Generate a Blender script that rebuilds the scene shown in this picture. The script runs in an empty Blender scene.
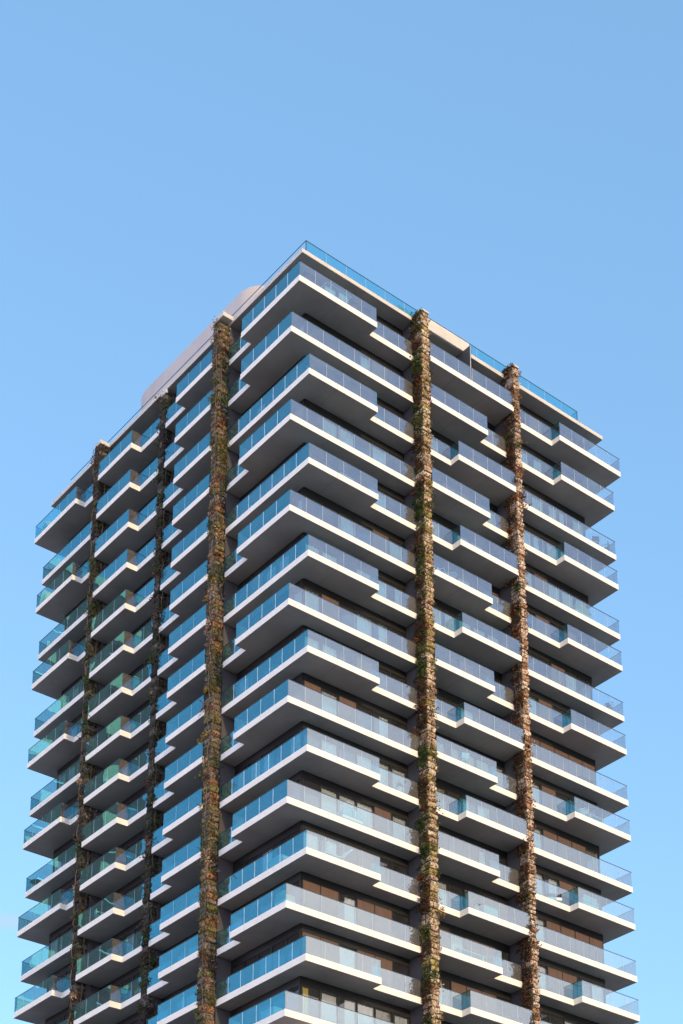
import bpy, bmesh, math, random
from mathutils import Vector, noise
R = math.radians
S = bpy.context.scene
COL = S.collection
random.seed(7)

# ------------------------------------------------------------------ dimensions
H = 3.2                      # storey height
Z0 = 85.6                    # underside of the top balcony row above the ground
TH = 0.42                    # slab thickness
DR, DL, ER, EL = 0.78, 0.795, 0.82, 0.785
LX, LY = 27.10, 31.11
SA, SM, NM, NE = 5.41, 14.94, 12.23, 21.80
T1, T2, TC, TD = 12.83, 18.36, 5.345, 25.87
WI = 1.12                    # window wall set back
NLEV = 16
SUN_EL, SUN_ROT = 15.0, 185.5

# ------------------------------------------------------------------ materials
def new_mat(name):
    m = bpy.data.materials.new(name); m.use_nodes = True
    nt = m.node_tree; nt.nodes.clear()
    return m, nt, nt.nodes.new('ShaderNodeOutputMaterial')
def N(nt, t, **kw):
    n = nt.nodes.new(t)
    for k, v in kw.items():
        if k in n.inputs: n.inputs[k].default_value = v
        else: setattr(n, k, v)
    return n
def math_n(nt, op, a, b=None):
    n = nt.nodes.new('ShaderNodeMath'); n.operation = op
    for i, v in enumerate((a, b)):
        if v is None: continue
        if isinstance(v, (int, float)): n.inputs[i].default_value = v
        else: nt.links.new(v, n.inputs[i])
    return n.outputs[0]
def varied(name, c1, c2, rough=.7, scale=3., stretch=(1, 1, 1), bump=0., bscale=40., metallic=0., spec=.4, detail=5):
    """A principled surface whose colour wanders between two tones."""
    m, nt, out = new_mat(name)
    tc = N(nt, 'ShaderNodeNewGeometry'); mp = N(nt, 'ShaderNodeMapping'); mp.inputs['Scale'].default_value = stretch
    nt.links.new(tc.outputs['Position'], mp.inputs[0])
    nz = N(nt, 'ShaderNodeTexNoise', Scale=scale, Detail=detail, Roughness=.6); nt.links.new(mp.outputs[0], nz.inputs['Vector'])
    rp = N(nt, 'ShaderNodeValToRGB'); rp.color_ramp.elements[0].position = .32; rp.color_ramp.elements[1].position = .68
    rp.color_ramp.elements[0].color = (*c1, 1); rp.color_ramp.elements[1].color = (*c2, 1)
    nt.links.new(nz.outputs['Fac'], rp.inputs[0])
    p = N(nt, 'ShaderNodeBsdfPrincipled', Roughness=rough, Metallic=metallic)
    p.inputs['Specular IOR Level'].default_value = spec
    nt.links.new(rp.outputs[0], p.inputs['Base Color'])
    if bump:
        nb = N(nt, 'ShaderNodeTexNoise', Scale=bscale, Detail=4.); nt.links.new(tc.outputs['Position'], nb.inputs['Vector'])
        b = N(nt, 'ShaderNodeBump', Strength=bump, Distance=.02); nt.links.new(nb.outputs['Fac'], b.inputs['Height'])
        nt.links.new(b.outputs[0], p.inputs['Normal'])
    nt.links.new(p.outputs[0], out.inputs[0])
    return m
def glass_mat(name, tint, refl, f0, dust_glare=0., dust_glare_col=(.8, .8, .8), rough=.0, wav=0.):
    m, nt, out = new_mat(name)
    lw = N(nt, 'ShaderNodeLayerWeight', Blend=.5)
    f = math_n(nt, 'POWER', lw.outputs['Facing'], 5.)
    f = math_n(nt, 'ADD', math_n(nt, 'MULTIPLY', f, 1 - f0), f0)
    tr = N(nt, 'ShaderNodeBsdfTransparent', Color=(*tint, 1))
    gl = N(nt, 'ShaderNodeBsdfGlossy', Color=(*refl, 1), Roughness=rough)
    if wav:
        g = N(nt, 'ShaderNodeNewGeometry')
        nz = N(nt, 'ShaderNodeTexNoise', Scale=.55, Detail=1.); nt.links.new(g.outputs['Position'], nz.inputs['Vector'])
        b = N(nt, 'ShaderNodeBump', Strength=wav, Distance=.05); nt.links.new(nz.outputs['Fac'], b.inputs['Height'])
        nt.links.new(b.outputs[0], gl.inputs['Normal'])
    mx = N(nt, 'ShaderNodeMixShader'); nt.links.new(f, mx.inputs[0])
    nt.links.new(tr.outputs[0], mx.inputs[1]); nt.links.new(gl.outputs[0], mx.inputs[2])
    last = mx.outputs[0]
    if dust_glare:
        g = N(nt, 'ShaderNodeNewGeometry')
        nz = N(nt, 'ShaderNodeTexNoise', Scale=1.2, Detail=4.); nt.links.new(g.outputs['Position'], nz.inputs['Vector'])
        fac = math_n(nt, 'MULTIPLY', math_n(nt, 'ADD', nz.outputs['Fac'], .5), dust_glare)
        d = N(nt, 'ShaderNodeBsdfDiffuse', Color=(*dust_glare_col, 1)); m2 = N(nt, 'ShaderNodeMixShader')
        nt.links.new(fac, m2.inputs[0]); nt.links.new(last, m2.inputs[1]); nt.links.new(d.outputs[0], m2.inputs[2])
        last = m2.outputs[0]
    nt.links.new(last, out.inputs[0])
    return m
def leaf_mat(name, c1, c2):
    m, nt, out = new_mat(name)
    g = N(nt, 'ShaderNodeNewGeometry')
    rp = N(nt, 'ShaderNodeValToRGB'); rp.color_ramp.elements[0].color = (*c1, 1); rp.color_ramp.elements[1].color = (*c2, 1)
    nt.links.new(g.outputs['Random Per Island'], rp.inputs[0])
    d = N(nt, 'ShaderNodeBsdfPrincipled', Roughness=.6); d.inputs['Specular IOR Level'].default_value = .25
    t = N(nt, 'ShaderNodeBsdfTranslucent'); mx = N(nt, 'ShaderNodeMixShader'); mx.inputs[0].default_value = .25
    nt.links.new(rp.outputs[0], d.inputs['Base Color']); nt.links.new(rp.outputs[0], t.inputs['Color'])
    nt.links.new(d.outputs[0], mx.inputs[1]); nt.links.new(t.outputs[0], mx.inputs[2]); nt.links.new(mx.outputs[0], out.inputs[0])
    return m

M = {}
def painted(name, c1, c2, streak):
    """painted concrete: broad tone changes, thin vertical rain streaks"""
    m = varied(name, c1, c2, .75, .9, (1, 1, 2), bump=.15); nt = m.node_tree
    p = [n for n in nt.nodes if n.type == 'BSDF_PRINCIPLED'][0]; src = p.inputs['Base Color'].links[0].from_socket
    g = N(nt, 'ShaderNodeNewGeometry'); mp = N(nt, 'ShaderNodeMapping'); mp.inputs['Scale'].default_value = (3.2, 3.2, .22)
    nz = N(nt, 'ShaderNodeTexNoise', Scale=1.6, Detail=6., Roughness=.75); nt.links.new(g.outputs['Position'], mp.inputs[0]); nt.links.new(mp.outputs[0], nz.inputs['Vector'])
    rp = N(nt, 'ShaderNodeMapRange'); rp.inputs[1].default_value = .56; rp.inputs[2].default_value = .74; nt.links.new(nz.outputs['Fac'], rp.inputs[0])
    mx = N(nt, 'ShaderNodeMix', data_type='RGBA'); nt.links.new(math_n(nt, 'MULTIPLY', rp.outputs[0], .55), mx.inputs[0]); nt.links.new(src, mx.inputs[6]); mx.inputs[7].default_value = (*streak, 1)
    nt.links.new(mx.outputs[2], p.inputs['Base Color'])
    return m
M['concrete'] = painted('white painted concrete', (.78, .73, .645), (.85, .79, .70), (.54, .48, .40))
M['roofconc'] = painted('weathered roof edge concrete', (.52, .475, .42), (.63, .58, .51), (.36, .31, .26))
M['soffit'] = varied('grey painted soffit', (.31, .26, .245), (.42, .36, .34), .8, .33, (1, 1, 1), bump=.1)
M['joint'] = varied('sealant joint', (.10, .10, .10), (.14, .14, .14))
M['fin'] = varied('dark fibre cement', (.052, .050, .056), (.072, .069, .076), .6, .8, (1, 1, .4))
M['frame'] = varied('dark bronze aluminium', (.005, .005, .006), (.008, .008, .009), .5, 2.)
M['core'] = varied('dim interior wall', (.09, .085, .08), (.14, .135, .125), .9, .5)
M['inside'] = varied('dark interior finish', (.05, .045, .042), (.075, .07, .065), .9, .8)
M['rail'] = varied('dark teal steel', (.02, .035, .04), (.03, .05, .055), .35, 4.)
M['shutter'] = varied('brown timber blind', (.085, .048, .036), (.12, .07, .052), .6, 2.2, (4, 4, .4), bump=.1)
M['curtain'] = varied('pale curtain cloth', (.62, .61, .62), (.76, .75, .76), .9, 2.)
M['olive'] = varied('olive curtain cloth', (.20, .17, .09), (.26, .22, .12), .9, 2.)
M['yellow'] = varied('yellow curtain cloth', (.62, .44, .06), (.72, .54, .10), .9, 2.)
M['cladding'] = varied('pale metal cladding', (.43, .385, .37), (.50, .45, .43), .6, .35, (1, 1, .2))
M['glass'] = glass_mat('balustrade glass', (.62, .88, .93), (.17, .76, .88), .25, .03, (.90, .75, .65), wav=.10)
M['glass_glare'] = glass_mat('balustrade glass with painted sun glare', (.68, .91, .95), (.66, .82, .98), .20, .065, (.97, .72, .60), wav=.06)  # same glass on the sunny side, glare and paler reflection put into its colours
M['seal'] = varied('clear joint strip', (.62, .70, .75), (.72, .80, .84), .4, 3.)
M['pane'] = glass_mat('window glass', (.80, .83, .85), (.85, .92, 1.), .07, .015, wav=.25)
def pocket_mat(name, cols, dark, edge):
    """felt pockets: each pocket its own tone, mottled with dark crevices"""
    m, nt, out = new_mat(name); g = N(nt, 'ShaderNodeNewGeometry'); rp = N(nt, 'ShaderNodeValToRGB'); rp.color_ramp.interpolation = 'CONSTANT'
    e = rp.color_ramp.elements
    for i, c in enumerate(cols):
        q = e[i] if i < 2 else e.new(i / len(cols)); q.position = i / len(cols); q.color = (*c, 1)
    nt.links.new(g.outputs['Random Per Island'], rp.inputs[0])
    nz = N(nt, 'ShaderNodeTexNoise', Scale=7.5, Detail=5., Roughness=.65); nt.links.new(g.outputs['Position'], nz.inputs['Vector'])
    mr = N(nt, 'ShaderNodeMapRange'); mr.inputs[1].default_value = .40; mr.inputs[2].default_value = .40 + edge; nt.links.new(nz.outputs['Fac'], mr.inputs[0])
    mx = N(nt, 'ShaderNodeMix', data_type='RGBA'); nt.links.new(mr.outputs[0], mx.inputs[0]); mx.inputs[6].default_value = (*dark, 1); nt.links.new(rp.outputs[0], mx.inputs[7])
    p = N(nt, 'ShaderNodeBsdfPrincipled', Roughness=.95); p.inputs['Specular IOR Level'].default_value = .1; nt.links.new(mx.outputs[2], p.inputs['Base Color'])
    b_ = N(nt, 'ShaderNodeBump', Strength=.9, Distance=.05); nt.links.new(nz.outputs['Fac'], b_.inputs['Height']); nt.links.new(b_.outputs[0], p.inputs['Normal'])
    nt.links.new(p.outputs[0], out.inputs[0])
    return m
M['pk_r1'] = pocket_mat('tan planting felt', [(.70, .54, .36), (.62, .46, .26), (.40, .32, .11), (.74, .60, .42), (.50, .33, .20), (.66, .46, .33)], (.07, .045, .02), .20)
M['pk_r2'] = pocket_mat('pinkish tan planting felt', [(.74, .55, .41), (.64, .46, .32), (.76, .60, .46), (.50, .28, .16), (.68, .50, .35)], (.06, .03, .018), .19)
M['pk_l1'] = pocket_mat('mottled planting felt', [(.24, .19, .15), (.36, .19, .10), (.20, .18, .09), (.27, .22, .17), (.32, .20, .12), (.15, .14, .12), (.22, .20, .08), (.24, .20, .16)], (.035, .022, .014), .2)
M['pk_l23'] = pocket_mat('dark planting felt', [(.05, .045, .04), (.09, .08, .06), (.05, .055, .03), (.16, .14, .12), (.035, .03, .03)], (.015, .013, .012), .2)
M['moss'] = varied('dark felt backing', (.03, .025, .022), (.06, .05, .042), .95, 3.)
M['bark'] = varied('dry stem bark', (.10, .07, .05), (.18, .13, .09), .9, 6.)
M['rust'] = leaf_mat('rust dry leaf', (.10, .032, .014), (.24, .085, .03))
M['brown'] = leaf_mat('brown dry leaf', (.045, .026, .016), (.13, .08, .045))
M['tan'] = leaf_mat('tan dry leaf', (.30, .20, .12), (.58, .42, .27))
M['gold'] = leaf_mat('golden leaf', (.26, .15, .02), (.40, .26, .05))
M['green'] = leaf_mat('green leaf', (.022, .045, .012), (.075, .105, .025))
M['olivel'] = leaf_mat('olive leaf', (.06, .07, .02), (.16, .16, .04))
M['ground'] = varied('city ground', (.34, .315, .29), (.42, .39, .36), .9, .05)
M['pave'] = varied('stone paving', (.28, .27, .25), (.34, .33, .31), .85, .8)
M['asphalt'] = varied('asphalt', (.045, .045, .047), (.06, .06, .062), .9, .6)
M['white'] = varied('white lacquer', (.76, .76, .75), (.82, .82, .81), .4, 3.)
M['dark'] = varied('charcoal weave', (.025, .026, .03), (.045, .046, .05), .7, 20.)
M['terra'] = varied('white glazed pot', (.60, .59, .57), (.72, .71, .69), .5, 4.)
M['sand'] = varied('sand coloured canvas', (.50, .40, .28), (.60, .49, .35), .9, 3.)
M['stucco'] = varied('grey render', (.05, .06, .07), (.09, .10, .11), .9, .3)
M['peach'] = varied('pale peach panel', (.70, .50, .36), (.78, .58, .43), .9, .6)

# ------------------------------------------------------------------ mesh helpers
class MB:
    def __init__(s): s.v = []; s.f = []; s.m = []
    def face(s, pts, mi=0):
        b = len(s.v); s.v += [tuple(p) for p in pts]; s.f.append(tuple(range(b, b + len(pts)))); s.m.append(mi)
    def prism(s, poly, z0, z1, mi=0):
        n = len(poly); b = len(s.v)
        s.v += [(x, y, z0) for x, y in poly] + [(x, y, z1) for x, y in poly]
        s.f.append(tuple(range(b + n - 1, b - 1, -1))); s.m.append(mi)
        s.f.append(tuple(range(b + n, b + 2 * n))); s.m.append(mi)
        for i in range(n):
            j = (i + 1) % n
            s.f.append((b + i, b + j, b + n + j, b + n + i)); s.m.append(mi)
    def box(s, x0, y0, z0, x1, y1, z1, mi=0): s.prism([(x0, y0), (x1, y0), (x1, y1), (x0, y1)], z0, z1, mi)
    def bar(s, a, b, t, z0, z1, mi=0):
        """upright board from a to b (2-D), thickness t centred on the line"""
        d = (Vector(b) - Vector(a)).normalized(); n = Vector((-d.y, d.x)) * t / 2
        a, b = Vector(a), Vector(b)
        s.prism([a - n, b - n, b + n, a + n], z0, z1, mi)
    def rod(s, a, b, r, mi=0, n=6, r2=None):
        a, b = Vector(a), Vector(b); d = (b - a).normalized()
        u = d.orthogonal().normalized(); w = d.cross(u); r2 = r if r2 is None else r2
        i0 = len(s.v)
        for c, rr in ((a, r), (b, r2)):
            for k in range(n):
                t = 2 * math.pi * k / n; s.v.append(tuple(c + (u * math.cos(t) + w * math.sin(t)) * rr))
        for k in range(n):
            j = (k + 1) % n; s.f.append((i0 + k, i0 + j, i0 + n + j, i0 + n + k)); s.m.append(mi)
        s.f.append(tuple(range(i0 + n - 1, i0 - 1, -1))); s.m.append(mi); s.f.append(tuple(range(i0 + n, i0 + 2 * n))); s.m.append(mi)
    def lathe(s, prof, cx=0, cy=0, n=20, mi=0):
        i0 = len(s.v)
        for r, z in prof:
            for k in range(n):
                t = 2 * math.pi * k / n; s.v.append((cx + r * math.cos(t), cy + r * math.sin(t), z))
        for q in range(len(prof) - 1):
            for k in range(n):
                j = (k + 1) % n
                s.f.append((i0 + q * n + k, i0 + q * n + j, i0 + (q + 1) * n + j, i0 + (q + 1) * n + k)); s.m.append(mi)
        s.f.append(tuple(range(i0 + n - 1, i0 - 1, -1))); s.m.append(mi)
        e = i0 + (len(prof) - 1) * n; s.f.append(tuple(range(e, e + n))); s.m.append(mi)
    def mesh(s, name, mats):
        me = bpy.data.meshes.new(name); me.from_pydata(s.v, [], s.f)
        for m in (mats if isinstance(mats, (list, tuple)) else [mats]): me.materials.append(m)
        me.polygons.foreach_set('material_index', s.m); me.update()
        return me
    def build(s, name, mats, parent=None, loc=(0, 0, 0)): return link(name, s.mesh(name, mats), parent, loc)
def link(name, me, parent=None, loc=(0, 0, 0), rz=0):
    o = bpy.data.objects.new(name, me); COL.objects.link(o); o.location = loc; o.rotation_euler = (0, 0, rz)
    if parent: o.parent = parent
    return o
def tag(o, label, cat, group=None, kind=None):
    o['label'] = label; o['category'] = cat
    if group: o['group'] = group
    if kind: o['kind'] = kind
    return o
def empty(name, loc, rz=0):
    o = link(name, None, None, loc, rz); o.empty_display_size = .3
    return o
def bevel(o, w=.012, seg=1):
    b = o.modifiers.new('edge', 'BEVEL'); b.width = w; b.segments = seg; b.limit_method = 'ANGLE'; b.angle_limit = R(40)
def offset(path, d):
    """polyline moved inwards (to the left of travel) by d, mitred"""
    P = [Vector(p) for p in path]; out = []
    for i, p in enumerate(P):
        ns = []
        if i > 0: t = (p - P[i - 1]).normalized(); ns.append(Vector((-t.y, t.x)))
        if i < len(P) - 1: t = (P[i + 1] - p).normalized(); ns.append(Vector((-t.y, t.x)))
        if len(ns) == 2:
            m = (ns[0] + ns[1]); k = 1 + ns[0].dot(ns[1]); out.append(p + m * (d / k))
        else: out.append(p + ns[0] * d)
    return out

# ------------------------------------------------------------------ the setting: ground, road, pavement
g = MB(); g.face([(-6000, -6000, 0), (6000, -6000, 0), (6000, 6000, 0), (-6000, 6000, 0)]); o = g.build('ground', M['ground']); o['kind'] = 'structure'
g = MB(); g.prism([(-14, -14), (45, -14), (45, 48), (-14, 48)], -.2, .14); o = g.build('pavement', M['pave']); o['kind'] = 'structure'; bevel(o, .03)
g = MB(); g.face([(-400, -27, .004), (400, -27, .004), (400, -15, .004), (-400, -15, .004)]); o = g.build('road', M['asphalt']); o['kind'] = 'structure'
g = MB()
for k in range(-40, 40): g.face([(k * 9, -21.1, .008), (k * 9 + 3, -21.1, .008), (k * 9 + 3, -20.9, .008), (k * 9, -20.9, .008)])
o = g.build('road_marking', M['white']); o['kind'] = 'structure'

# ------------------------------------------------------------------ the tower
tower = empty('apartment_tower', (0, 0, 0))
tag(tower, 'tall apartment tower of stepped white balconies with blue glass balustrades', 'building')

# column spots: (x0,y0,x1,y1) of the column shaft, fin behind it, name of visible side
COLS = [dict(box=(9.15, -.79, 9.90, .02), fin=(9.15, .02, 9.90, 4.0), side='R', mix='r1', top=3.75),
        dict(box=(17.40, -.79, 18.06, .02), fin=(17.40, .02, 18.06, 4.0), side='R', mix='r2', top=3.95),
        dict(box=(-.79, 7.80, .02, 8.60), fin=(.02, 7.80, 4.0, 8.60), side='L', mix='l1', top=3.35),
        dict(box=(-.10, 15.30, .60, 16.02), fin=(.60, 15.30, 4.0, 16.02), side='L', mix='l2', top=3.0),
        dict(box=(-.79, 22.80, .02, 23.58), fin=(.02, 22.80, 4.0, 23.58), side='L', mix='l3', top=3.3)]

# shell of the flats behind the windows
c = MB()
core_poly = [(4, 4), (22.5, 4), (22.5, 12), (26, 12), (26, 30), (10, 30), (10, 26.5), (4, 26.5)]
ZB = Z0 - 15 * H                       # underside of the lowest modelled balcony row
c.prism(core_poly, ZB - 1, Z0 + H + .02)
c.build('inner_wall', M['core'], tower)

# lower storeys, out of the picture: one skin of slab bands and set-back walls
lo = MB(); prev = None
out_p = [(0, 0), (LX, 0), (LX, LY), (0, LY)]; in_p = [(WI, WI), (LX - WI, WI), (LX - WI, LY - WI), (WI, LY - WI)]
rings = []
z = ZB - H
while z > 4: rings.append(z); z -= H
zs = [(in_p, .1)]
for z in reversed(rings): zs += [(in_p, z), (out_p, z), (out_p, z + TH), (in_p, z + TH)]
zs.append((in_p, ZB - .003))
for pl, z in zs:
    b = len(lo.v); lo.v += [(x, y, z) for x, y in pl]
    if prev is not None:
        for i in range(4):
            j = (i + 1) % 4; lo.f.append((prev + i, prev + j, b + j, b + i)); lo.m.append(0)
    prev = b
lo.f.append((prev, prev + 1, prev + 2, prev + 3)); lo.m.append(0)
lo.build('lower_storeys', M['concrete'], tower)

# balcony outlines: (edge path, rest of the slab) going from the far left round to the far right
def c_bay(k):
    if k == 0: p = [(0, 7.8), (0, TC), (-DL, TC), (-DL, -DR), (SA, -DR), (SA, 0), (9.15, 0)]
    elif k % 2 == 0: p = [(0, 7.8), (0, -DR), (SA, -DR), (SA, 0), (9.15, 0)]
    else: p = [(0, 7.8), (0, TC), (-DL, TC), (-DL, 0), (9.15, 0)]
    return p, [(9.15, 4.05), (4.05, 4.05), (4.05, 7.8)]
def m_bay(k):
    if k == 0: p = [(9.9, -DR), (17.4, -DR)]
    elif k % 2: p = [(9.9, -DR), (SM, -DR), (SM, 0), (17.4, 0)]
    else: p = [(9.9, 0), (NM, 0), (NM, -DR), (17.4, -DR)]
    return p, [(17.4, 4.05), (9.9, 4.05)]
def e_bay(k):
    X = LX + ER
    if k == 0: p = [(18.06, 0), (NE, 0), (NE, -DR), (X, -DR), (X, 12)]
    elif k % 2: p = [(18.06, 0), (NE, 0), (NE, -DR), (LX, -DR), (LX, 12)]
    else: p = [(18.06, 0), (X, 0), (X, 12)]
    return p, [(22.55, 12), (22.55, 4.05), (18.06, 4.05)]
def a_bay(k): return [(0, 15.3), (0, T1), (-DL, T1), (-DL, 8.6)], [(4.05, 8.6), (4.05, 15.3)]
def b_bay(k): return [(-DL, 22.8), (-DL, T2), (0, T2), (0, 16.02)], [(4.05, 16.02), (4.05, 22.8)]
def d_bay(k):
    Y = LY + EL
    if k == 0: p = [(10, Y), (-DL, Y), (-DL, TD), (0, TD), (0, 23.58)]
    elif k == 10: p = [(10, LY + .7), (-.5, LY + .7), (-.5, TD), (0, TD), (0, 23.58)]
    elif k % 2: p = [(10, Y), (0, Y), (0, 23.58)]
    else: p = [(10, LY), (-DL, LY), (-DL, TD), (0, TD), (0, 23.58)]
    return p, [(4.05, 23.58), (4.05, 26.45), (10, 26.45)]
BAYS = [('C', c_bay, [(WI, 7.8), (WI, WI), (9.15, WI)], [2.2, SA]), ('M', m_bay, [(9.9, WI), (17.4, WI)], [SM, NM]),
        ('E', e_bay, [(18.06, WI), (26, WI), (26, 12)], [21.78]), ('A', a_bay, [(WI, 15.3), (WI, 8.6)], []),
        ('B', b_bay, [(WI, 22.8), (WI, 16.02)], []), ('D', d_bay, [(10, 30), (WI, 30), (WI, 23.58)], [])]

GH = 1.06
def balustrade(path, z0, h=GH, pane=1.28, seal_every=1, inset=.035, wide=.03, sunward=2):
    gl, ra = MB(), MB()
    P = offset(path, inset)
    for i in range(len(P) - 1):
        a, b = P[i], P[i + 1]; L = (b - a).length
        if L < .05: continue
        d = (b - a) / L; n = max(1, round(L / pane))
        for k in range(n):
            s0 = L * k / n + (.006 if k else .009); s1 = L * (k + 1) / n - (.006 if k < n - 1 else .009)
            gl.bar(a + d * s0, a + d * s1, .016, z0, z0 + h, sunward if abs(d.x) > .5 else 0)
            if k: wd = wide if abs(d.x) < .5 and wide > .025 else .010; gl.bar(a + d * (s0 - .006 - wd / 2), a + d * (s0 - .006 + wd / 2), .018, z0, z0 + h - .01, 1)
        ra.bar(a - d * .018, b + d * .018, .036, z0 + h + .002, z0 + h + .03)
    return gl, ra

def window(path, modes, rnd):
    """modes[i] per pane: g glass, c curtain, s brown blind, o olive curtain"""
    fr, pn, bl, cu = MB(), MB(), [], MB()
    zf, zh, zt = TH + .003, 2.70, H - .003
    k = 0
    for i in range(len(path) - 1):
        a, b = Vector(path[i]), Vector(path[i + 1]); L = (b - a).length; d = (b - a) / L; inn = Vector((-d.y, d.x))
        n = max(1, round(L / 1.33))
        fr.bar(a + d * .002, b - d * .002, .10, zh, zt); fr.bar(a + d * .002, b - d * .002, .10, zf, zf + .09)
        for q in range(n + 1):
            s = L * q / n; s = min(max(s, .052), L - .052)
            fr.bar(a + d * (s - .04), a + d * (s + .04), .13, zf + .0905, zh - .0005)
        for q in range(n):
            s0, s1 = L * q / n + .042, L * (q + 1) / n - .042
            md = modes[k % len(modes)]; k += 1
            pn.bar(a + d * s0, a + d * s1, .018, zf + .092, zh - .002)
            if md == 's':
                off = -inn * .045
                bl.append(MB()); bl[-1].bar(a + d * s0 + off, a + d * s1 + off, .03, zf + .1, zh - .01)
            elif md in 'coy':
                drop = zh - .03; m = 26; off = inn * .16
                w = s1 - s0; f0, f1 = 0., 1.
                if md == 'y': f0, f1 = .12, .5
                if md == 'c' and rnd.random() < .3: f0, f1 = rnd.choice([(0, .55), (.45, 1.), (.2, 1.)])
                pts = []
                for j in range(m + 1):
                    t = f0 + (f1 - f0) * j / m
                    pts.append(a + d * (s0 + w * t) + off + inn * (.022 * math.sin(t * w * 22 + q)))
                mi = 'coy'.index(md)
                for j in range(m):
                    p, r = pts[j], pts[j + 1]
                    cu.face([(p.x, p.y, zf + .02), (r.x, r.y, zf + .02), (r.x, r.y, drop), (p.x, p.y, drop)], mi)
    return fr, pn, bl, cu

MODES = {}
def modes_for(bay, k):
    rnd = random.Random(hash((ord(bay), k * 7 + 3)) & 0xffff)
    man = {('C', 15): 'ggggg' + 'ycccoco', ('C', 14): 'ggggg' + 'sscssg', ('C', 13): 'ggggg' + 'sscssg', ('C', 12): 'ggcgg' + 'ccssgg',
           ('C', 11): 'ggggg' + 'gcccsc', ('E', 11): 'occsss', ('E', 12): 'scsss', ('E', 10): 'ocsss', ('E', 9): 'ccsgg', ('E', 8): 'ssssss',
           ('E', 13): 'ccssg', ('M', 14): 'scsssg', ('M', 13): 'sscssg', ('M', 12): 'ccgsss', ('M', 11): 'cssscg', ('M', 10): 'cogccg'}
    if (bay, k) in man: return man[(bay, k)]
    w = 'gggccccs' if bay in 'CME' else 'gggggggc'
    return ''.join(rnd.choice(w) for _ in range(14))

balconies = {}
cache = {}
for bay, fn, wpath, joints in BAYS:
    for k in range(NLEV):
        z = Z0 - k * H
        path, rest = fn(k)
        key = (bay, tuple(path))
        if key not in cache:
            sl = MB(); wo_ = [tuple(p) for p in offset(wpath, .05)]
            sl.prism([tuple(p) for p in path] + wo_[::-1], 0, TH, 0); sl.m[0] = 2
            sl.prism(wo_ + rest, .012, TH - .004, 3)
            for jx in joints:                          # sealant joints across the soffit and edge
                for i in range(len(path) - 1):
                    (ax, ay), (bx, by) = path[i], path[i + 1]
                    if abs(ay - by) < 1e-6 and min(ax, bx) < jx - .05 and max(ax, bx) > jx + .05:
                        sl.box(jx - .012, ay - .003, .02, jx + .012, ay + .01, TH - .02, 1)
                        sl.box(jx - .012, ay + .03, -.003, jx + .012, WI - .1, .01, 1)
            gl, ra = balustrade(path, TH + .002, wide=.032 if bay == 'C' else .02)
            cache[key] = (sl.mesh('balcony', [M['concrete'], M['joint'], M['soffit'], M['inside']]), gl.mesh('glass_balustrade', [M['glass'], M['seal'], M['glass_glare']]), ra.mesh('handrail', M['rail']))
        sm, gm, rm = cache[key]
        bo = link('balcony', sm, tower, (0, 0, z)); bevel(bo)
        link('glass_balustrade', gm, bo); link('handrail', rm, bo)
        balconies[(bay, k)] = bo
        md = modes_for(bay, k)
        key = ('w', bay, md)
        fr, pn, bl, cu = window(wpath, md, random.Random(k * 31 + ord(bay)))
        wo = fr.build('window', M['frame'], tower, (0, 0, z))
        pn.build('window_pane', M['pane'], wo)
        for b_ in bl: b_.build('blind', M['shutter'], wo)
        if cu.f: cu.build('curtain', [M['curtain'], M['olive'], M['yellow']], wo)

# columns with their fin walls
for cd in COLS:
    x0, y0, x1, y1 = cd['box']
    m = MB(); m.box(x0 + .1, y0 + .1, .1, x1 - .1, y1, Z0 + cd['top'] - .12)
    co = m.build('planted_column', M['moss'], tower)
    x0, y0, x1, y1 = cd['fin']
    m = MB(); m.box(x0, y0, .1, x1, y1, Z0 + H - .003); m.build('fin_wall', M['fin'], tower)

# roof slab, parapet, caps, balustrade
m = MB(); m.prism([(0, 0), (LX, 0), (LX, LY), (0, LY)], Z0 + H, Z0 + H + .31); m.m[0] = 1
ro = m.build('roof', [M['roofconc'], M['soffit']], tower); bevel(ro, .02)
m = MB(); m.box(9.93, -.10, Z0 + H + .02, 14.05, .45, Z0 + H + .92); m.box(7.95, .10, Z0 + H + .313, 9.12, .5, Z0 + H + .75)
o = m.build('parapet', M['roofconc'], ro); bevel(o, .02)
m = MB(); m.box(13.47, -.77, Z0 + TH + .003, 13.56, WI - .06, Z0 + H - .004); o = m.build('balcony_partition', M['fin'], tower)
m = MB(); m.box(13.475, -.782, Z0 + TH + .003, 13.50, -.772, Z0 + H - .004); m.build('edge_strip', M['white'], o)
for cd in COLS:
    x0, y0, x1, y1 = cd['box']; zt = Z0 + cd['top']
    m = MB()
    if cd['mix'] == 'l1': m.box(x0, y0 - .38, zt - .05, .1, y1 + .05, zt + .28)
    elif cd['side'] == 'R': m.box(x0 + .05, y0 + .02, zt - .1, x1 - .02, .1, zt + .03)
    else: m.box(x0 + .05, y0 - .05, zt - .08, .1, y1 - .05, zt + .22)
    o = m.build('column_cap', M['roofconc'], tower); bevel(o, .02)
gl, _ = balustrade([(.33, .05), (24.55, .05), (24.55, 3.5)], Z0 + H + .313, .78, 1.6, 2, .0, .02, 0)
_, ra = balustrade([(.33, 28.8), (.33, .05), (24.55, .05), (24.55, 3.5)], Z0 + H + .313, .78, 1.6, 2, .0)
ro2 = gl.build('roof_balustrade', [M['glass'], M['seal'], M['glass_glare']], tower); ra.build('handrail', M['rail'], ro2)
m = MB()
for p in [(.33, .05), (24.55, .05)]: m.rod((p[0], p[1], Z0 + H + .3), (p[0], p[1], Z0 + H + 1.1), .03)
m.build('corner_post', M['rail'], ro2)

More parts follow.
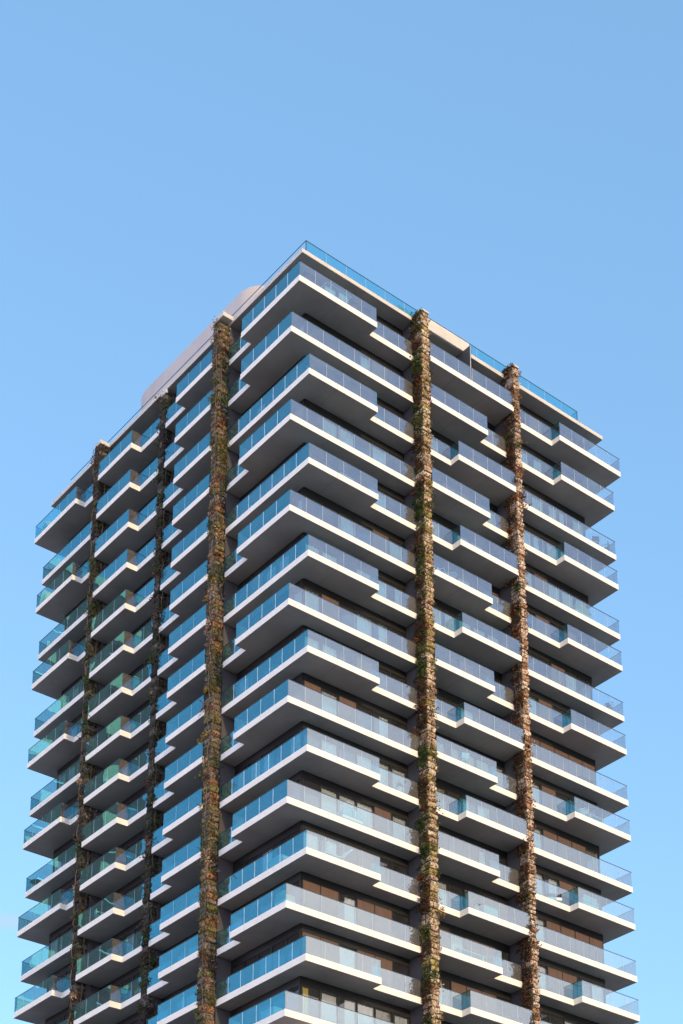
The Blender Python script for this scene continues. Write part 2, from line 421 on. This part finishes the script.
# rooftop plant room with rounded ends
def racetrack(x0, x1, y0, y1, r, ins=0., n=14):
    x0 += ins; x1 -= ins; y0 += ins; y1 -= ins; r = max(.02, r - ins); P = []
    for cx, cy, a0 in ((x1 - r, y0 + r, -90), (x1 - r, y1 - r, 0), (x0 + r, y1 - r, 90), (x0 + r, y0 + r, 180)):
        for k in range(n + 1):
            a = R(a0 + 90 * k / n); P.append((cx + r * math.cos(a), cy + r * math.sin(a)))
    return P
m = MB(); prev = None; PRZ = Z0 + 10.15; PR = (3.0, 14.0, 9.2, 25.0, 2.0)
for ins, z in [(0, Z0 + H + .31), (0, PRZ - .35), (.04, PRZ - .18), (.12, PRZ - .06), (.3, PRZ)]:
    P = racetrack(*PR, ins); b = len(m.v); n = len(P); m.v += [(x, y, z) for x, y in P]
    if prev is not None:
        for i in range(n): j = (i + 1) % n; m.f.append((prev + i, prev + j, b + j, b + i)); m.m.append(0)
    prev = b
m.f.append(tuple(range(prev, prev + n))); m.m.append(0)
pr = m.build('plant_room', M['cladding'], tower)
for p in pr.data.polygons: p.use_smooth = len(p.vertices) == 4

# ------------------------------------------------------------------ the sunlit neighbour whose image hangs in the shaded glass
nb = empty('neighbour_building', (-45.5, 90, 0))
tag(nb, 'grey tower block with pale peach panels across the street, mirrored in the shaded balcony glass', 'building')
m = MB(); m.box(0, 0, 0, 26, 24, 131); m.build('wall', M['stucco'], nb)
m = MB(); m.box(-.3, -.3, 131.003, 26.3, 24.3, 132.2); m.build('roof', M['roofconc'], nb)
wm = MB(); wm.box(0, -.06, 0, 2.2, .05, 1.7); wm = wm.mesh('window', M['frame'])
ws = MB(); ws.box(-.12, -.16, -.16, 2.32, .02, -.004); ws = ws.mesh('sill', M['white'])
wp = MB(); wp.box(0, -.09, 0, 2.6, .05, 2.6); wp = wp.mesh('facade_panel', M['peach'])
for lv in range(20, 40, 2):
    for q in range(5):
        link('facade_panel', wp, nb, (1.4 + q * 4.9, 0, lv * 3.2 + 3.2))
        wo = link('window', wm, nb, (1.6 + q * 4.9, 0, lv * 3.2 + 1.)); link('sill', ws, wo)

# ------------------------------------------------------------------ planting on the columns
MIX = {'r1': dict(dry=[('tan', 5), ('rust', 2), ('brown', 2)], grn=[('green', 3), ('olivel', 4), ('gold', 2)], pg=.68),
       'r2': dict(dry=[('tan', 4), ('rust', 5), ('brown', 3), ('gold', .6)], grn=[('olivel', 2), ('gold', 2)], pg=.10),
       'l1': dict(dry=[('tan', 3), ('rust', 4), ('brown', 4)], grn=[('green', 3), ('olivel', 5), ('gold', .6)], pg=.62),
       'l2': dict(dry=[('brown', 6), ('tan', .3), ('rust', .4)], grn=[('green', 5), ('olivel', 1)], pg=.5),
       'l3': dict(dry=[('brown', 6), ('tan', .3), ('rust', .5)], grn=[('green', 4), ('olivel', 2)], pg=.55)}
PLABEL = {'r1': 'climbing plant with green and tan leaves covering the column nearest the sunlit front corner',
          'r2': 'rust brown dried climber on the slim sunlit column farthest right',
          'l1': 'thick climber of olive and rust leaves on the widest column left of the corner',
          'l2': 'dark thin climber on the middle one of the three shaded columns',
          'l3': 'dark mossy climber on the shaded column nearest the left edge of the tower'}
DRYI = ['tan', 'rust', 'brown', 'gold']; GRNI = ['green', 'olivel', 'gold']
def leaf(mb, c, size, rnd, mi, nrm):
    """one bent leaf of two quads"""
    d = Vector((rnd.gauss(0, 1), rnd.gauss(0, 1), rnd.gauss(-.4, .8))).normalized()
    n = (nrm + Vector((rnd.gauss(0, .6), rnd.gauss(0, .6), rnd.gauss(.2, .6)))).normalized()
    s = d.cross(n)
    if s.length < .1: return
    s.normalize(); w = size * rnd.uniform(.28, .45); L = size
    a = c; b = c + d * L * .5 + n * L * .12; e = c + d * L
    i = len(mb.v)
    mb.v += [tuple(a - s * w * .35), tuple(a + s * w * .35), tuple(b + s * w), tuple(b - s * w), tuple(e + s * w * .2), tuple(e - s * w * .2)]
    mb.f += [(i, i + 1, i + 2, i + 3), (i + 3, i + 2, i + 4, i + 5)]; mb.m += [mi, mi]
for ci, cd in enumerate(COLS):
    rnd = random.Random(100 + ci); mix = MIX[cd['mix']]
    x0, y0, x1, y1 = cd['box']; cx, cy = (x0 + x1) / 2, (y0 + y1) / 2
    ztop = Z0 + cd['top'] - .1; zbot = ZB - 2.0
    root = empty('climbing_plant', (cx, cy, zbot))
    tag(root, PLABEL[cd['mix']], 'climbing plant', 'climbers on the tower columns')
    inv = Vector((cx, cy, zbot))
    # felt pockets: a stack of rough lumps round the shaft
    pk = MB(); z = zbot
    while z < ztop - .2:
        h = rnd.uniform(.30, .46) * (1.15 if cd['side'] == 'L' else 1); h = min(h, ztop - z); g = .03
        gx0, gx1, gy0, gy1 = (x0 - rnd.uniform(-.10, .02), x1 + rnd.uniform(-.10, .01), y0 - rnd.uniform(-.08, .03), y1 + rnd.uniform(-.06, .02))
        nx = 5; rows = 5; base = len(pk.v); ring = []
        per = []
        for t in range(nx): per.append((gx0 + (gx1 - gx0) * t / nx, gy0))
        for t in range(nx): per.append((gx1, gy0 + (gy1 - gy0) * t / nx))
        for t in range(nx): per.append((gx1 - (gx1 - gx0) * t / nx, gy1))
        for t in range(nx): per.append((gx0, gy1 - (gy1 - gy0) * t / nx))
        for r_ in range(rows):
            f = r_ / (rows - 1); zz = z + g + (h - 2 * g) * f; bul = .80 + .20 * math.sin(math.pi * min(max(f, .04), .96)) ** .5
            for px, py in per:
                j = noise.noise(Vector((px * 3, py * 3, zz * 3))) * .07
                pk.v.append((cx + (px - cx) * (bul + j) - inv.x, cy + (py - cy) * (bul + j) - inv.y, zz + rnd.uniform(-.015, .015) - inv.z))
        n = len(per)
        for r_ in range(rows - 1):
            for t in range(n):
                q = (t + 1) % n; pk.f.append((base + r_ * n + t, base + r_ * n + q, base + (r_ + 1) * n + q, base + (r_ + 1) * n + t)); pk.m.append(0)
        pk.f.append(tuple(range(base + n - 1, base - 1, -1))); pk.m.append(0); pk.f.append(tuple(range(base + (rows - 1) * n, base + rows * n))); pk.m.append(0)
        z += h
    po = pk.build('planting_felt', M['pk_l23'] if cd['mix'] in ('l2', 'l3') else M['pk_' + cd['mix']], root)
    # stems
    for s_ in range(5):
        st = MB(); a = rnd.uniform(0, 6.28); p = None; z = zbot
        px, py = cx + (x1 - x0) * .55 * math.cos(a), cy + (y1 - y0) * .55 * math.sin(a)
        while z < ztop - .3:
            q = Vector((min(max(px + rnd.uniform(-.12, .12), x0 - .06), x1 + .04), min(max(py + rnd.uniform(-.12, .12), y0 - .06), y1 + .04), z)) - inv
            if p: st.rod(p, q, .022, 0, 5)
            p = q; z += rnd.uniform(.35, .7)
        st.build('stem', M['bark'], root)
    dry, grn = MB(), MB()
    def spot(z):
        if cd['side'] == 'R':
            f = rnd.random(); ext = .30 if rnd.random() < .3 else 0
            if f < .18: return Vector((rnd.uniform(x0, x1), y0, z)), Vector((0, -1, 0))
            if f < .92: return Vector((x0 - .02, rnd.uniform(y0 + .05, y1 + ext), z)), Vector((-1, 0, 0))
            return Vector((x1, rnd.uniform(y0, y1), z)), Vector((1, 0, 0))
        f = rnd.random(); ext = .55 if cd['mix'] in ('l2', 'l3') else .0
        if f < .36: return Vector((x0, rnd.uniform(y0, y1), z)), Vector((-1, 0, 0))
        if f < .92: return Vector((rnd.uniform(x0, x1 + ext), y0, z)), Vector((0, -1, 0))
        return Vector((rnd.uniform(x0, x1), y1, z)), Vector((0, 1, 0))
    def cluster(z, n, rad, size, out_):
        gp = mix['pg'] * (1.7 if noise.noise(Vector((ci * 9.1, 0, z * .45))) > .05 else .3)
        is_g = rnd.random() < gp
        tab = mix['grn'] if is_g else mix['dry']
        nm = rnd.choices([t[0] for t in tab], [t[1] for t in tab])[0]
        c, nr = spot(z)
        if cd['side'] == 'R' and nr.x < -.5:      # flank's shade imitated with more and darker leaves
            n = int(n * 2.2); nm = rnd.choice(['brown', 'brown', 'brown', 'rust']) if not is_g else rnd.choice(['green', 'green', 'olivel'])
        mb = grn if is_g else dry; mi = (GRNI if is_g else DRYI).index(nm)
        for q in range(n):
            t1_ = Vector((-nr.y, nr.x, 0))
            p = c + t1_ * rnd.gauss(0, rad) + nr * abs(rnd.gauss(0, out_)) + Vector((0, 0, rnd.gauss(-.03, rad * .9)))
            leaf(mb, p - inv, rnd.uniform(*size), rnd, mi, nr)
    z = zbot
    per_m = {'r1': 44, 'r2': 38, 'l1': 26, 'l2': 18, 'l3': 18}[cd['mix']]
    while z < ztop + .02:                      # small leaves lying close to the pockets
        z += rnd.expovariate(per_m)
        dens = .5 + noise.noise(Vector((ci * 3.7, 5, z * .8)))
        if rnd.random() < dens: cluster(z, rnd.randint(8, 18), .10, (.05, .12), .03)
    z = zbot + .5
    while z < ztop - .3:                       # tufts that stand out or hang from a pocket
        z += rnd.uniform(.25, 1.9) * (1. if cd['mix'] != 'l1' else 1.2)
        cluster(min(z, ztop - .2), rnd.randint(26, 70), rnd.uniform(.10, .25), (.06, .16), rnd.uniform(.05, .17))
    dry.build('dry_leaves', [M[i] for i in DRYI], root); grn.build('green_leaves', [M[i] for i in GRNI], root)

# ------------------------------------------------------------------ things left out on the balconies
def floor(k): return Z0 - k * H + TH + .004
def leg(o, x, y, h, m, r=.018, dx=0, dy=0):
    b = MB(); b.rod((x + dx, y + dy, 0), (x, y, h), r); b.build('leg', m, o)
def chair(x, y, k, rz, m, label, group=None):
    o = empty('garden_chair', (x, y, floor(k)), rz); tag(o, label, 'chair', group)
    b = MB(); b.box(-.25, -.25, .42, .25, .25, .47); bevel(b.build('seat', m, o), .015)
    b = MB(); b.bar((-.25, .27), (.25, .27), .04, .50, .92); bevel(b.build('backrest', m, o), .015)
    for sx in (-1, 1):
        for sy in (-1, 1): leg(o, sx * .22, sy * .22, .419, m, dx=sx * .03, dy=sy * .03)
        b = MB(); b.rod((sx * .275, -.22, .66), (sx * .275, .25, .66), .02); b.rod((sx * .275, -.2, .45), (sx * .275, -.22, .66), .016); b.build('armrest', m, o)
    for sx in (-1, 1): b = MB(); b.rod((sx * .2, .25, .44), (sx * .2, .27, .52), .016); b.build('back_post', m, o)
    return o
def table(x, y, k, r, h, m, label):
    o = empty('round_table', (x, y, floor(k))); tag(o, label, 'table')
    b = MB(); b.lathe([(r, h - .03), (r + .01, h - .015), (r, h)], n=28); b.build('tabletop', m, o)
    b = MB(); b.lathe([(.035, .03), (.03, h - .03)], n=12); b.build('pedestal', m, o)
    b = MB(); b.lathe([(.24, 0), (.22, .025), (.05, .03)], n=24); b.build('base', m, o)
def potted(x, y, k, r, h, m, label, leafy=.5, seed=1, cols=('green', 'olivel')):
    rn = random.Random(seed); o = empty('potted_plant', (x, y, floor(k))); tag(o, label, 'plant')
    b = MB(); b.lathe([(r * .72, 0), (r * .9, h * .4), (r, h * .93), (r * 1.05, h * .95), (r * 1.05, h), (r * .9, h), (r * .88, h * .9)], n=22); b.build('pot', m, o)
    b = MB()
    for q in range(160):
        t = rn.random() ** .6
        c = Vector((rn.gauss(0, r * .7 * t), rn.gauss(0, r * .7 * t), h * .95 + leafy * t * rn.random()))
        leaf(b, c, rn.uniform(.07, .16), rn, rn.randint(0, 1), Vector((c.x, c.y, .3)).normalized())
    b.build('leaves', [M[c] for c in cols], o)
def bench(x, y, k, L, rz, m, label):
    o = empty('balcony_bench', (x, y, floor(k)), rz); tag(o, label, 'bench')
    b = MB(); b.box(-L / 2, -.22, .36, L / 2, .22, .43); bevel(b.build('seat', m, o), .015)
    for sx in (-1, 1):
        b = MB(); b.box(sx * (L / 2 - .18) - .04, -.19, 0, sx * (L / 2 - .18) + .04, .19, .358); b.build('leg', m, o)
def sofa(x, y, k, L, rz, m, label):
    o = empty('outdoor_sofa', (x, y, floor(k)), rz); tag(o, label, 'sofa')
    b = MB(); b.box(-L / 2, -.38, .08, L / 2, .38, .28); bevel(b.build('frame', M['white'], o), .02)
    n = max(1, round(L / .75))
    for q in range(n):
        a0, a1 = -L / 2 + .1 + (L - .2) * q / n, -L / 2 + .1 + (L - .2) * (q + 1) / n
        b = MB(); b.box(a0 + .01, -.37, .283, a1 - .01, .2, .44); bevel(b.build('seat_cushion', m, o), .05, 3)
        b = MB(); b.box(a0 + .01, .205, .283, a1 - .01, .37, .84); bevel(b.build('back_cushion', m, o), .06, 3)
    for sx in (-1, 1): b = MB(); b.box(sx * (L / 2 - .05) - .045, -.37, .283, sx * (L / 2 - .05) + .045, .37, .58); bevel(b.build('armrest', m, o), .03, 2)
def lounger(x, y, k, rz, m, label):
    o = empty('sun_lounger', (x, y, floor(k)), rz); tag(o, label, 'sun lounger')
    b = MB(); prof = [(-.95, .30), (-.2, .28), (.15, .30), (.45, .48), (.72, .80), (.86, .98), (.97, 1.02)]
    up_ = [(u_, w_ + .09) for u_, w_ in prof]
    pts = prof + up_[::-1]; n = len(pts); i0 = len(b.v)
    for yy in (-.32, .32): b.v += [(u_, yy, w_) for u_, w_ in pts]
    b.f.append(tuple(range(n - 1, -1, -1))); b.f.append(tuple(range(n, 2 * n))); b.m += [0, 0]
    for q in range(n): j = (q + 1) % n; b.f.append((q, j, n + j, n + q)); b.m.append(0)
    b.build('mattress', m, o)
    for sx in (-.75, .3):
        for sy in (-1, 1): leg(o, sx, sy * .26, .29, M['white'], .022)
def rack(x, y, k, rz, label):
    o = empty('drying_rack', (x, y, floor(k)), rz); tag(o, label, 'drying rack')
    b = MB()
    for sy in (-1, 1): b.rod((-1.0, sy * .28, .88), (1.0, sy * .28, .88), .014)
    for sx in (-1, 1): b.rod((sx * 1.0, -.28, .88), (sx * 1.0, .28, .88), .014)
    b.build('frame', M['white'], o)
    for q in range(7): t = -.21 + q * .07; b = MB(); b.rod((-1.0, t, .88), (1.0, t, .88), .005); b.build('wire', M['white'], o)
    for sx in (-1, 1):
        for sy in (-1, 1): b = MB(); b.rod((sx * .62, sy * .27, .87), (sx * .8, -sy * .27, 0), .014); b.build('leg', M['white'], o)
    b = MB(); b.bar((-.9, .02), (-.1, .02), .02, .38, .895); b.build('towel', M['curtain'], o)
    b = MB(); b.bar((.1, -.1), (.85, -.1), .02, .45, .895); b.build('towel', M['curtain'], o)
def egg(x, y, k, label):
    o = empty('round_lounge_chair', (x, y, floor(k)), .6); tag(o, label, 'chair')
    b = MB(); b.lathe([(.18, .26), (.40, .34), (.47, .52), (.46, .74), (.36, .98), (.2, 1.08), (.05, 1.1)], n=22); sh = b.build('shell', M['white'], o)
    for p in sh.data.polygons: p.use_smooth = True
    b = MB(); b.lathe([(.30, 0), (.28, .03), (.05, .05), (.05, .27)], n=20); b.build('base', M['rail'], o)
def chest(x, y, k, rz, label):
    o = empty('storage_box', (x, y, floor(k)), rz); tag(o, label, 'box')
    b = MB(); b.box(-.6, -.28, 0, .6, .28, .55); bevel(b.build('body', M['terra'], o), .02)
    b = MB(); b.box(-.62, -.30, .553, .62, .30, .61); bevel(b.build('lid', M['white'], o), .02)
rack(2.45, -.36, 0, 0, 'white drying rack with towels on the topmost corner balcony')
chair(26.35, .55, 2, 2.6, M['dark'], 'charcoal garden chair at the far right end, the one nearer the windows')
chair(27.35, .50, 2, -2.7, M['dark'], 'charcoal garden chair standing in the outer glass corner at the far right end')
sofa(20.75, .42, 11, .95, -.5, M['dark'], 'dark single armchair beside the glass step on a low right end balcony')
sofa(23.1, -.25, 11, 1.5, 3.14, M['curtain'], 'white two seat sofa behind the glass on a low right end balcony')
potted(22.75, -.45, 9, .24, .55, M['terra'], 'low green plant in a cream pot behind the stepped glass at the right end', .25, 3)
bench(24.0, -.42, 9, 1.5, 0, M['white'], 'low white bench behind glass next to the cream plant pot')
potted(13.2, -.45, 12, .18, .45, M['sand'], 'rust leaved plant in a sand pot between the two sunlit columns', .35, 4, ('rust', 'tan'))
chest(14.2, -.40, 12, 0, 'small white storage box beside the sand plant pot')
bench(12.6, -.42, 13, 2.2, 0, M['white'], 'long white bench behind glass between the two sunlit columns near the bottom')
lounger(2.6, -.15, 12, 0, M['curtain'], 'white sun lounger with raised curved back on a low corner balcony')
sofa(-.30, .75, 13, .95, 1.571, M['sand'], 'sand coloured armchair in the front glass corner near the bottom')
chest(.40, 2.35, 12, 1.571, 'pale storage box behind the blue glass left of the front corner')
chest(-.30, 1.9, 15, 1.571, 'pale storage box on the lowest blue glass balcony left of the corner')
egg(-.22, 30.85, 0, 'white rounded lounge chair on the topmost balcony at the far left')
potted(.45, 31.3, 1, .26, .60, M['white'], 'plant in a white pot on the second balcony from the top, far left', .25, 5)
egg(-.20, 30.35, 2, 'white rounded lounge chair on the third balcony from the top, far left')
bench(.42, 30.9, 3, 1.2, 1.571, M['white'], 'short white bench on the fourth balcony from the top, far left')
table(.50, 31.25, 9, .45, .72, M['dark'], 'dark round table in the glass corner of a low far left balcony')
potted(26.9, .45, 6, .22, .5, M['dark'], 'green plant in a charcoal pot at the right end halfway down', .4, 8)
potted(7.9, .40, 10, .20, .5, M['terra'], 'green plant in a cream pot close to the column right of the corner', .45, 9)

potted(8.55, .45, 6, .20, .5, M['dark'], 'dark pot with bushy plant beside the right fin wall, seventh corner balcony from the top', .5, 11)
potted(8.6, .45, 7, .20, .45, M['dark'], 'dark pot with bushy plant beside the right fin wall, eighth corner balcony from the top', .55, 12)
potted(16.6, .55, 4, .22, .5, M['terra'], 'plant in a cream pot by the slim column, fifth balcony from the top', .5, 13)
chair(11.2, -.2, 5, .4, M['white'], 'white garden chair right of the green column, sixth balcony from the top')
table(11.95, -.25, 5, .32, .7, M['white'], 'small white round table next to the white garden chair')
sofa(24.4, .48, 4, 1.6, 3.14, M['sand'], 'sand coloured sofa behind the glass at the right end, fifth balcony down')
bench(24.2, .42, 8, 1.4, 0, M['dark'], 'dark low bench behind the glass at the right end, ninth balcony down')
sofa(4.0, .42, 11, 1.5, 3.14, M['curtain'], 'white sofa with its back to the glass on a low corner balcony')
chair(3.4, -.25, 8, 2.9, M['dark'], 'charcoal garden chair on the protruding corner balcony halfway down')
chair(12.6, -.3, 9, 2.7, M['white'], 'white garden chair between the two sunlit columns, tenth balcony down')
potted(-.4, 20.5, 8, .24, .5, M['terra'], 'plant in a cream pot behind shaded glass left of the middle dark column', .5, 15)
chair(-.25, 21.0, 11, 1.3, M['white'], 'white garden chair behind shaded glass beside the leftmost column')
potted(.5, 5.6, 4, .22, .5, M['terra'], 'plant in a cream pot behind blue glass near the widest column', .5, 16)

# ------------------------------------------------------------------ sky, sun, camera
def view_dir(u, v):
    pt, ya = .27828, .89387
    fw = Vector((math.cos(pt) * math.cos(ya), math.cos(pt) * math.sin(ya), math.sin(pt))); rt = Vector((math.sin(ya), -math.cos(ya), 0)); up = rt.cross(fw)
    return (fw + rt * (u - 341.5) / 1767.64 - up * (v - 1203.7) / 1767.64).normalized()
CLOUD_DIR = tuple(view_dir(2, 921))
w = bpy.data.worlds.new('World'); S.world = w; w.use_nodes = True; nt = w.node_tree
sk = nt.nodes.new('ShaderNodeTexSky'); sk.sky_type = 'NISHITA'; sk.sun_disc = False
sk.sun_elevation = R(SUN_EL); sk.sun_rotation = R(SUN_ROT); sk.air_density = 1.2; sk.dust_density = .6; sk.ozone_density = 1.7; sk.altitude = 0
tint = N(nt, 'ShaderNodeMix', data_type='RGBA', blend_type='MULTIPLY'); tint.inputs[0].default_value = 1.
tint.inputs[7].default_value = (.88, 1.03, 1.09, 1)
veil = N(nt, 'ShaderNodeMix', data_type='RGBA'); veil.inputs[0].default_value = .50
veil.inputs[7].default_value = (.62, 1.27, 2.18, 1)        # even thin blue haze over the whole sky
cl = N(nt, 'ShaderNodeMix', data_type='RGBA'); cl.inputs[7].default_value = (1.55, 1.86, 2.3, 1)
tc = N(nt, 'ShaderNodeTexCoord'); mp = N(nt, 'ShaderNodeMapping'); mp.inputs['Scale'].default_value = (14, 14, 70)
nz = N(nt, 'ShaderNodeTexNoise', Scale=1.0, Detail=5.)
dt = N(nt, 'ShaderNodeVectorMath', operation='DOT_PRODUCT'); dt.inputs[1].default_value = CLOUD_DIR
sx = N(nt, 'ShaderNodeSeparateXYZ')
nt.links.new(tc.outputs['Generated'], mp.inputs[0]); nt.links.new(mp.outputs[0], nz.inputs['Vector'])
nt.links.new(tc.outputs['Generated'], dt.inputs[0]); nt.links.new(tc.outputs['Generated'], sx.inputs[0])
near = N(nt, 'ShaderNodeMapRange'); near.interpolation_type = 'SMOOTHSTEP'
for i, v_ in ((1, .9985), (2, .99995), (3, 0.), (4, 1.)): near.inputs[i].default_value = v_
nt.links.new(dt.outputs['Value'], near.inputs[0])
band = math_n(nt, 'SUBTRACT', 1., math_n(nt, 'MINIMUM', math_n(nt, 'MULTIPLY', math_n(nt, 'ABSOLUTE', math_n(nt, 'SUBTRACT', sx.outputs['Z'], CLOUD_DIR[2])), 190.), 1.))
amt = math_n(nt, 'MULTIPLY', math_n(nt, 'MULTIPLY', near.outputs[0], band), math_n(nt, 'MINIMUM', math_n(nt, 'MULTIPLY', nz.outputs['Fac'], 1.5), 1.))
nt.links.new(sk.outputs[0], tint.inputs[6]); nt.links.new(tint.outputs[2], veil.inputs[6]); nt.links.new(veil.outputs[2], cl.inputs[6])
nt.links.new(amt, cl.inputs[0])
low = N(nt, 'ShaderNodeMapRange'); low.interpolation_type = 'SMOOTHSTEP'        # fill glow added below the view, strongest westward, to brighten the shaded facade
for i, v_ in ((1, .31), (2, .10), (3, 0.), (4, 1.)): low.inputs[i].default_value = v_
nt.links.new(sx.outputs['Z'], low.inputs[0])
west = nt.nodes.new('ShaderNodeMath'); west.operation = 'SUBTRACT'; west.use_clamp = True; west.inputs[0].default_value = .42
nt.links.new(math_n(nt, 'MULTIPLY', sx.outputs['X'], .6), west.inputs[1])
low_fill = N(nt, 'ShaderNodeMix', data_type='RGBA'); low_fill.inputs[7].default_value = (12.4, 11.0, 13.6, 1)
nt.links.new(math_n(nt, 'MULTIPLY', low.outputs[0], west.outputs[0]), low_fill.inputs[0])
gd = N(nt, 'ShaderNodeVectorMath', operation='DOT_PRODUCT'); gd.inputs[1].default_value = Vector((.55, -.80, .32)).normalized()
nt.links.new(tc.outputs['Generated'], gd.inputs[0])
gr = N(nt, 'ShaderNodeMapRange'); gr.interpolation_type = 'SMOOTHSTEP'           # warm glow added out of view for the sunward glass to mirror
for i, v_ in ((1, .945), (2, .996), (3, 0.), (4, .8)): gr.inputs[i].default_value = v_
nt.links.new(gd.outputs['Value'], gr.inputs[0])
gw = N(nt, 'ShaderNodeMix', data_type='RGBA'); gw.inputs[7].default_value = (6.4, 4.9, 4.3, 1)
nt.links.new(gr.outputs[0], gw.inputs[0]); nt.links.new(cl.outputs[2], gw.inputs[6])
nt.links.new(gw.outputs[2], low_fill.inputs[6]); nt.links.new(low_fill.outputs[2], nt.nodes['Background'].inputs[0])
nt.nodes['Background'].inputs[1].default_value = .15
sd = bpy.data.lights.new('sun', 'SUN'); sd.energy = 2.0; sd.angle = R(.5); sd.color = (.56, .37, .15)
so = bpy.data.objects.new('sun', sd); COL.objects.link(so)
v = Vector((math.sin(R(SUN_ROT)) * math.cos(R(SUN_EL)), math.cos(R(SUN_ROT)) * math.cos(R(SUN_EL)), math.sin(R(SUN_EL))))
so.rotation_euler = v.to_track_quat('Z', 'Y').to_euler()

cam = bpy.data.cameras.new('camera'); co = bpy.data.objects.new('camera', cam); COL.objects.link(co)
co.location = (-54.171, -71.311, Z0 - 83.997)
co.rotation_euler = (math.pi / 2 + .27828, 0, .89387 - math.pi / 2)
cam.sensor_fit = 'AUTO'; cam.sensor_width = 36; cam.lens = 1767.64 * 36 / 1024
cam.shift_x = 0; cam.shift_y = (1203.70 - 512) / 1024
cam.clip_start = .5; cam.clip_end = 9000
S.camera = co
S.view_settings.view_transform = 'Standard'; S.view_settings.look = 'None'; S.view_settings.exposure = 1.36; S.view_settings.gamma = 1; S.view_settings.use_curve_mapping = False
S.render.film_transparent = False
cy = S.cycles
cy.max_bounces = 8; cy.diffuse_bounces = 3; cy.glossy_bounces = 4; cy.transmission_bounces = 4; cy.transparent_max_bounces = 24
cy.caustics_reflective = False; cy.caustics_refractive = False; cy.use_denoising = True
